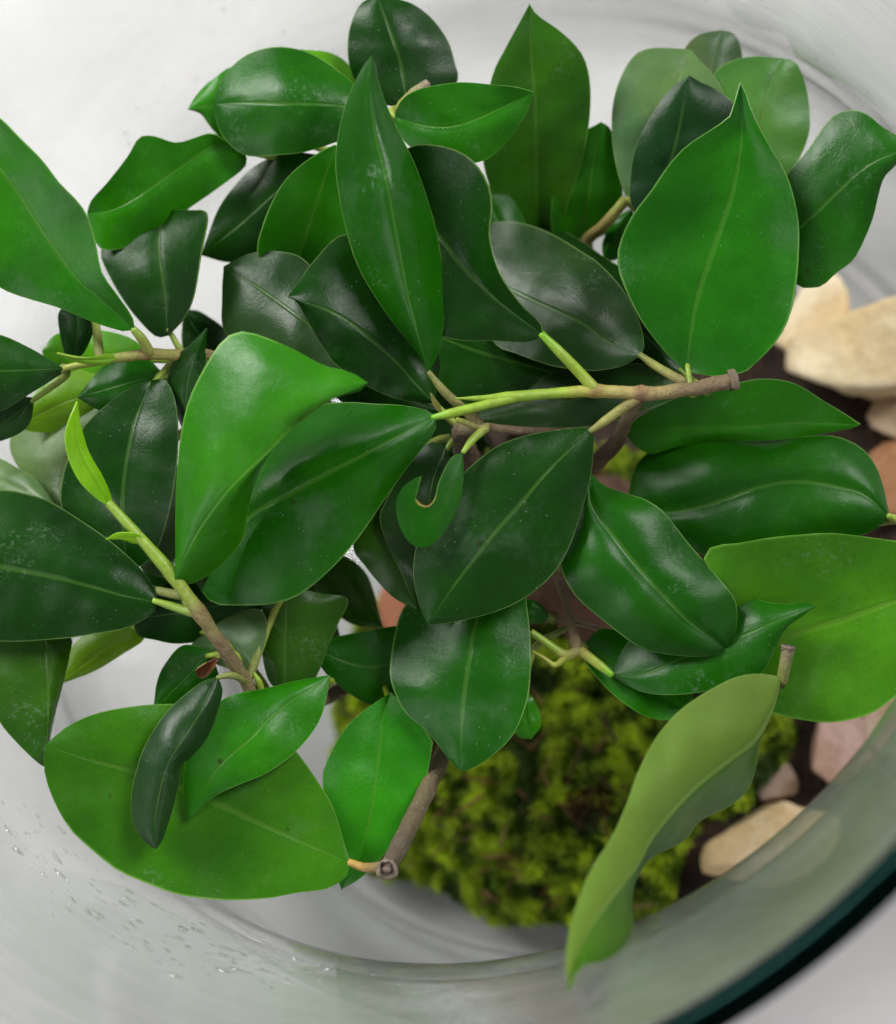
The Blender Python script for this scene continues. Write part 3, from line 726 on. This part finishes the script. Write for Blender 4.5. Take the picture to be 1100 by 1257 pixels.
L((193,739),(-92,682),[(189,722),(171,696),(135,664),(98,638),(62,616),(29,605),(0,602),(-50,612)],[(191,749),(160,769),(116,778),(73,784),(0,787),(-50,770)],[(145,729),(91,714),(36,702),(-30,690)],(.2,.25,.1),(-.25,-.2),DK,
  pet=[(188,737,.2,4,GRN,0),(214,745,.25,6,(.2,.33,.03),0),(240,753,.33,7,(.2,.28,.04),.2)])
L((72,626),(-62,560),[(45,590),(22,575),(0,563),(-30,556)],[(40,628),(0,618),(-30,595)],[(20,598)],(-.6,-.55,-.6),(-.1,-.05),PL,flat=1.25,pet=[(72,626,-.6,4,OLV,.2),(120,630,-1.4,5,OLV,.2),(190,560,-2.2,6,OLV,.4),(300,470,-1.8,7,BRN,.8)])
L((232,545),(254,403),[(207,480),(213,442),(233,424)],[(252,434),(258,480),(250,525)][::-1],[(228,490),(238,440)],(-.7,-.5,-.3),(-.2,-.1),DK)
L((214,713),(451,470),[(216,689),(216,635),(218,580),(222,536),(233,489),(255,445),(276,416),(298,407),(327,415),(364,431),(397,449),(430,457)],[(228,718),(247,711),(269,696),(295,667),(302,642),(309,605),(327,562),(356,525),(385,497),(419,485),(441,480)],[(219,698),(247,645),(284,598),(327,558),(364,522),(408,490)],(.6,1.7,1.9),(-.5,-1.0),BR2,bulge=.22,nopet=True,wave=.02)
L((535,511),(240,715),[(528,505),(495,498),(459,496),(423,494),(380,500),(330,530),(280,580),(245,640)],[(534,529),(521,547),(495,580),(470,616),(437,664),(405,700),(368,730),(335,741),(298,743),(262,740)],[(495,532),(441,562),(405,580),(350,609),(309,631),(262,685)],(.62,.75,-.1),(-.55,(-.2,-.5,.2)),MD,bulge=.24,flat=.85,dust=.7,
  pet=[(530,513,.6,4,YOUNG,0),(555,507,.68,6.5,(.24,.4,.03),0),(600,496,.66,6.5,GRN,0),(640,486,.58,7,GRN,0)])
L((728,526),(525,766),[(714,525),(677,529),(641,536),(605,551),(560,590),(525,640),(510,675),(508,710),(516,745)],[(729,540),(725,584),(714,627),(699,671),(681,702),(652,729),(619,747),(583,758),(546,765)],[(677,573),(637,620),(606,655),(560,715)],(.35,.45,.15),(-.2,-.2),DK,dust=1.0,
  pet=[(724,530,.36,4,OLV,.1),(745,515,.36,6.5,(.24,.26,.06),.3),(782,488,.42,8,(.28,.24,.08),.5)],wave=.04)
L((547,548),(527,752),[(525,544),(495,576),(475,613),(466,635),(474,664),(488,693),(506,720)],[(565,600),(562,680)],[(530,600),(520,680)],(-.8,-.5,-.7),(-.1,-.1),GR,flat=.4)
curl = L((568,556),(517,584),[(569,584),(565,613),(554,638),(539,660),(525,671),(506,669),(492,649),(486,624),(490,605),(503,591)],[(554,562),(539,591),(534,613),(525,622),(515,620),(510,614),(514,598)],[(563,572),(553,604),(545,630),(522,644),(504,631),(503,612)],(.45,.75,.85),(-.05,.03),MD,uvr=(.56,1.),dust=0,
  pet=[(568,556,.45,3.5,GRN,0),(580,540,.35,5.5,(.2,.33,.03),0),(597,525,.2,6,(.24,.28,.05),.2)],wave=.0,bulge=.0)
tube('scar', [(536,606,.80,.5,(.10,.2,.03),.2),(532,616,.80,1.3,(.20,.20,.04),.6),(525,622,.82,1.8,(.24,.13,.03),.9),(516,620,.84,2.0,(.30,.20,.03),.9),(510,613,.85,1.0,(.16,.22,.03),.3)], curl, sides=8)
L((600,700),(565,946),[(530,715),(497,744),(486,773),(480,809),(479,830),(486,853),(499,876),(525,898),(550,930)],[(640,715),(647,745),(651,785),(651,833),(646,865),(630,902),(605,927),(580,943)],[(590,740),(578,800),(568,870)],(-1.0,-.65,-.95),(-.15,-.15),MD,flat=.8,dust=.6)
L((522,805),(384,796),[(500,770),(448,775),(406,784)],[(492,868),(455,865),(430,852),(410,836),(395,820)],[(450,818)],(-1.6,-1.5,-1.5),(-.15,-.1),MD)
L((352,720),(350,852),[(325,738),(321,790),(330,835)],[(395,729),(427,735),(416,764),(404,790),(385,835)],[(350,780)],(-.8,-.95,-1.0),(-.1,-.2),OL)
L((311,827),(235,792),[(327,782),(322,750),(290,752),(255,768)],[(287,823),(255,810)],[(275,795)],(-.35,-.35,-.35),(-.1,-.1),PL,flat=1.2,
  pet=[(311,826,-.36,3,GRN,0),(318,838,-.4,5,GRN,0),(322,858,-.7,6,OLV,.3)])
L((405,829),(232,1003),[(364,836),(327,845),(280,855),(250,880),(232,915),(226,950),(226,985)],[(401,855),(391,887),(364,922),(327,949),(291,964),(262,978),(242,998)],[(345,869),(309,905),(269,942)],(-.6,.15,.2),(-.15,-.1),BR)
L((267,832),(191,1042),[(251,836),(225,855),(200,880),(178,916),(167,949),(161,982),(164,1011),(178,1033)],[(273,847),(267,873),(255,905),(236,927),(222,940),(219,964),(211,996),(200,1029)],[(247,873),(208,935),(192,995)],(.15,.65,.6),(-.2,-.3),GR,
  pet=[(266,832,.15,3,OLV,.1),(285,829,.0,5,(.16,.2,.04),.2),(303,836,-.3,6,OLV,.4)],wave=.03)
L((430,1059),(56,914),[(423,1036),(408,989),(386,953),(365,924),(330,890),(270,868),(207,864),(164,867),(120,875),(84,891)],[(430,1070),(405,1090),(364,1096),(327,1103),(273,1105),(218,1098),(182,1085),(145,1069),(109,1040),(84,1015),(64,978),(54,943)],[(350,1024),(265,985),(175,949),(109,932)],(-.1,-.2,.4),(-.1,.15),(.028,.155,.003),
  pet=[(428,1058,-.13,5,(.35,.24,.05),.1),(450,1065,0,6.5,(.34,.22,.06),.3),(476,1062,.7,7,(.26,.2,.1),.6)])
L((480,850),(419,1092),[(450,870),(423,895),(401,935),(396,958),(402,1010),(410,1060)],[(505,875),(528,905),(531,915),(521,964),(503,1004),(477,1042),(445,1076)],[(470,880),(463,945),(455,996),(443,1050)],(-1.2,-.8,-.9),(.1,.1),(.020,.22,.003))
# twisted leaf over the lip, pale underside up
L((959,831),(698,1215),[(933,827),(904,831),(871,847),(838,869),(813,895),(795,924),(780,956),(769,989),(751,1029),(729,1062),(711,1102),(700,1138),(695,1180)],[(953,858),(940,893),(932,913),(929,938),(918,969),(896,989),(860,1007),(838,1033),(799,1053),(781,1080),(776,1102),(776,1138),(765,1164),(740,1180),(714,1186)],[(950,868),(929,909),(896,935),(856,967),(824,1000),(798,1033),(781,1065),(752,1102),(722,1145),(706,1185)],(.7,2.5,6.0),((-.1,.4,.1),(-.6,-2.1,1.2)),(.05,.17,.010),under=(1,0),bulge=.12,wave=.02,nu=44,nopet=True,crease=1.0)
# --- right side
L((1190,708),(880,832),[(1150,672),(1098,664),(1027,655),(991,656),(947,660),(907,667),(878,670),(864,680),(867,694),(880,715),(882,770)],[(1170,800),(1098,856),(1071,875),(1042,884),(1013,887),(976,882),(951,876),(908,862)],[(1096,738),(1040,758),(984,776),(930,803)],(-.5,-.45,-1.0),(.4,.0),LT)
L((750,828),(1001,744),[(770,790),(810,750),(860,722),(904,720),(933,737),(965,742),(987,740)],[(768,840),(792,850),(820,853),(850,851),(900,842),(936,825),(962,775),(984,757)],[(785,829),(836,810),(904,784),(955,762)],(-.8,-.85,-.9),(-.15,-.1),MD,flat=1.15,
  pet=[(752,829,-.6,4.5,YOUNG,0),(734,815,-.65,6.5,(.26,.36,.03),0),(712,798,-.75,7,(.3,.3,.05),.3)])
L((724,580),(893,797),[(740,595),(765,605),(791,613),(813,627),(831,649),(845,667),(864,689),(889,718),(902,736),(905,758),(901,784)],[(715,610),(700,650),(688,690),(700,722),(715,740),(733,755),(755,773),(780,791),(802,800),(838,805),(871,805)],[(726,620),(755,660),(787,700),(820,736),(845,762)],(-.4,.25,-.1),((-.1,-.25,-.1),(-.3,-.45,.1)),MD,bulge=.22,wave=.06)
L((716,792),(852,880),[(740,772),(790,785),(840,830)],[(719,812),(730,828),(748,848),(770,866),(790,878),(815,884)],[(770,825)],(-1.0,-.95,-.9),(-.1,.1),BR)
L((1092,634),(768,625),[(1082,590),(1071,565),(1053,547),(1027,536),(998,535),(962,538),(925,536),(889,529),(856,528),(827,536),(802,551),(780,573)],[(1078,646),(1060,656),(1000,672),(940,685),(870,682),(810,660)],[(1060,606),(1027,597),(991,591),(958,592),(918,602),(864,622),(810,630)],(-.75,-.5,-1.2),(-.3,-.1),MD,
  pet=[(1090,633,-.7,4,GRN,0),(1098,637,-.8,6,(.3,.36,.05),.1),(1112,638,-.9,6,YEL,.1)],bulge=.2,flat=.4)
L((765,528),(1056,521),[(790,508),(830,488),(870,475),(904,470),(933,465),(962,467),(984,475),(1009,491),(1035,507)],[(780,548),(800,557),(831,548),(882,542),(933,541),(980,537),(1027,529),(1048,525)],[(853,525),(918,524),(984,519)],(-1.6,-1.3,-1.1),(.25,-.1),BR)
L((842,456),(909,101),[(815,430),(785,390),(762,340),(758,313),(765,287),(778,262),(798,236),(820,204),(842,180),(875,158),(896,143),(902,124)],[(880,462),(911,458),(922,451),(951,422),(969,389),(978,345),(981,300),(980,269),(973,236),(962,207),(944,178),(925,142),(916,116)],[(853,375),(878,298),(898,240),(909,180),(911,140)],(-.35,.1,.6),(.15,.25),(.012,.155,.002),bulge=-.05,wave=.04)
L((945,312),(1122,178),[(955,240),(969,211),(991,185),(1013,153),(1027,140),(1045,135),(1064,140),(1082,155),(1098,165)],[(978,349),(991,353),(1009,351),(1027,335),(1045,322),(1056,305),(1071,269),(1078,240),(1085,218),(1098,204)],[(987,276),(1027,236),(1064,204),(1098,188)],(-.2,.5,1.0),(-.2,-.1),MD)
L((795,272),(846,93),[(775,251),(774,218),(780,182),(798,145),(820,113)],[(870,235),(900,180),(905,135),(882,112),(860,101)],[(825,190),(838,130)],(-1.7,-1.5,-1.4),(-.1,-.2),(.006,.046,.010))
L((785,268),(848,61),[(773,251),(760,218),(752,175),(752,131),(762,95),(780,67),(805,59)],[(870,210),(890,120)],[(810,165),(830,105)],(-2.2,-2.1,-2.2),(-.1,.1),(.10,.23,.09))  # pale leaf standing in for foliage reflected in the far glass wall
L((930,255),(962,72),[(885,205),(866,130),(880,86),(918,70)],[(969,215),(991,171),(994,138),(988,102),(977,77)],[(932,170),(945,105)],(-2.1,-2.0,-2.0),(-.1,-.1),(.055,.20,.04))  # another wall reflection built as a pale leaf
L((872,160),(886,37),[(838,115),(836,72),(854,45)],[(908,112),(911,70),(903,44)],[(872,90)],(-2.6,-2.6,-2.7),(-.1,-.1),(.08,.16,.07))  # small pale leaf, part of the same reflected foliage
# --- top
L((664,290),(650,5),[(625,275),(603,235),(592,190),(595,140),(605,91),(619,62),(637,29)],[(685,278),(699,244),(714,200),(723,153),(725,109),(719,76),(706,55),(685,36),(659,18)],[(659,240),(659,204),(657,127),(652,73)],(-3.7,-2.2,-1.6),(.1,.15),(.030,.15,.005))
L((484,143),(655,113),[(492,124),(510,111),(539,104),(568,101),(605,104),(634,107)],[(490,165),(510,185),(545,200),(588,199),(612,185),(630,164),(648,135)],[(525,155),(565,153),(605,137)],(-.9,-.55,-.4),(.15,-.1),BR,
  pet=[(486,144,-.9,3,GRN,0),(480,138,-1.1,5,YEL,.1),(484,134,-1.55,5,YEL,.3)])
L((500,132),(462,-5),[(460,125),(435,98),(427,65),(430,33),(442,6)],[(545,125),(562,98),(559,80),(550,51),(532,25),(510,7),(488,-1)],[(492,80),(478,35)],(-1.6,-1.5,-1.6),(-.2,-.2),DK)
L((715,300),(738,150),[(680,290),(680,230),(705,172)],[(752,280),(764,238),(759,195),(750,160)],[(725,220)],(-3.6,-2.7,-2.3),(-.1,-.1),BR)
L((742,322),(776,256),[(740,298),(755,270)],[(770,312),(780,280)],[(758,290)],(-2.9,-2.6,-2.4),(-.1,-.1),MD)
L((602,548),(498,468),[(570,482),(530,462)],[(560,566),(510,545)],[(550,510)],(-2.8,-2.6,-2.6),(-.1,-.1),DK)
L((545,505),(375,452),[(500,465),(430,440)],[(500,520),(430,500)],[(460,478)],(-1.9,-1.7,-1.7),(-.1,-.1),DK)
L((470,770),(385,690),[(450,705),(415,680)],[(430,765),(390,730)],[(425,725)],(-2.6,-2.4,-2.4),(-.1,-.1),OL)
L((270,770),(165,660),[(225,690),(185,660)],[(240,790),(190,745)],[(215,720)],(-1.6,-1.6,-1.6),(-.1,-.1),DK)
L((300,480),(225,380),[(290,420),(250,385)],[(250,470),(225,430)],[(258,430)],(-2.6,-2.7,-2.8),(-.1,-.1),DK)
L((640,330),(590,225),[(600,310),(585,260)],[(650,290),(625,240)],[(615,280)],(-2.6,-2.7,-2.8),(-.1,-.1),MD)
L((420,790),(330,700),[(400,730),(355,700)],[(380,800),(335,750)],[(370,745)],(-2.6,-2.6,-2.6),(-.1,-.1),OL)
# --- lower left
L((50,765),(56,942),[(10,772),(-15,810),(-10,860),(0,887),(22,913),(46,936)],[(86,780),(85,805),(78,836),(65,887),(58,927)],[(58,800),(60,870)],(-.6,-.55,-.3),(.1,-.35),OL)
L((168,764),(72,840),[(110,776),(84,802)],[(177,784),(150,803),(115,824)],[(125,798)],(-1.3,-1.4,-1.4),(-.1,-.1),YG)
L((162,760),(336,742),[(200,718),(260,712),(310,728)],[(170,780),(189,785),(218,790),(255,784),(291,763)],[(220,752),(285,742)],(-.5,-1.0,-1.1),(-.1,-.1),DK,pet=[(162,760,-.52,3,OLV,.2),(210,757,-1.05,4,OLV,.2),(260,765,-1.2,5,OLV,.3),(300,833,-.35,5,OLV,.5)])
L((218,715),(232,558),[(172,697),(182,667),(184,645),(193,613),(213,577)],[(255,700),(275,640),(258,582)],[(225,650),(230,600)],(-.4,-.5,-.5),(-.1,-.1),PL,flat=1.25)
L((258,798),(189,869),[(225,792),(203,815),(193,838)],[(268,840),(230,868)],[(225,835)],(-.6,-.8,-.9),(-.1,-.1),MD)
L((638,845),(652,907),[(622,875),(636,903)],[(655,858),(664,888)],[(645,878)],(-1.3,-1.2,-1.2),(-.05,-.05),BR2)
L((475,600),(512,748),[(440,630),(434,672),(448,694),(464,714),(484,734)],[(515,640),(530,700)],[(475,660),(495,710)],(-.9,-.75,-.8),(-.1,-.1),OL)
L((674,756),(638,748),[(665,742),(648,736)],[(665,765),(648,763)],[(656,750)],(-1.1,-1.1,-1.1),(-.05,-.05),MD,nv=4,nu=14)
# young leaf and its scale
L((135,621),(95,493),[(120,613),(98,591),(84,562),(80,536),(85,515)],[(137,612),(127,587),(109,555),(100,525)],[(113,587),(95,550),(92,520)],(.75,1.0,1.1),(.12,-.1),YOUNG,name='young_leaf',nopet=True,wave=.01,bulge=.03)
L((179,668),(130,662),[(171,656),(145,654)],[(165,667),(148,662)],[(160,661)],(.68,.8,.8),(.05,-.05),YOUNG,name='leaf_scale',nopet=True,nu=16,nv=4,wave=.01,bulge=.02)
L((142,441),(70,434),[(135,434),(100,440)],[(130,447),(100,446)],[(110,441)],(-.15,-.05,.0),(.02,-.02),(.12,.30,.02),name='leaf_scale',nopet=True,nu=16,nv=4,wave=.0,bulge=.03)
L((541,507),(529,482),[(535,502),(530,492)],[(541,499),(534,489)],[(536,497)],(.4,.5,.55),(.02,-.02),(.20,.20,.06),name='leaf_scale',nopet=True,nu=12,nv=3,wave=.0,bulge=.02)
L((244,832),(270,806),[(240,823),(256,812)],[(252,832),(262,820)],[(253,820)],(.35,.45,.5),(.08,.1),(.10,.035,.015),name='dry_scale',nopet=True,nu=14,nv=4,wave=.08,bulge=.05)
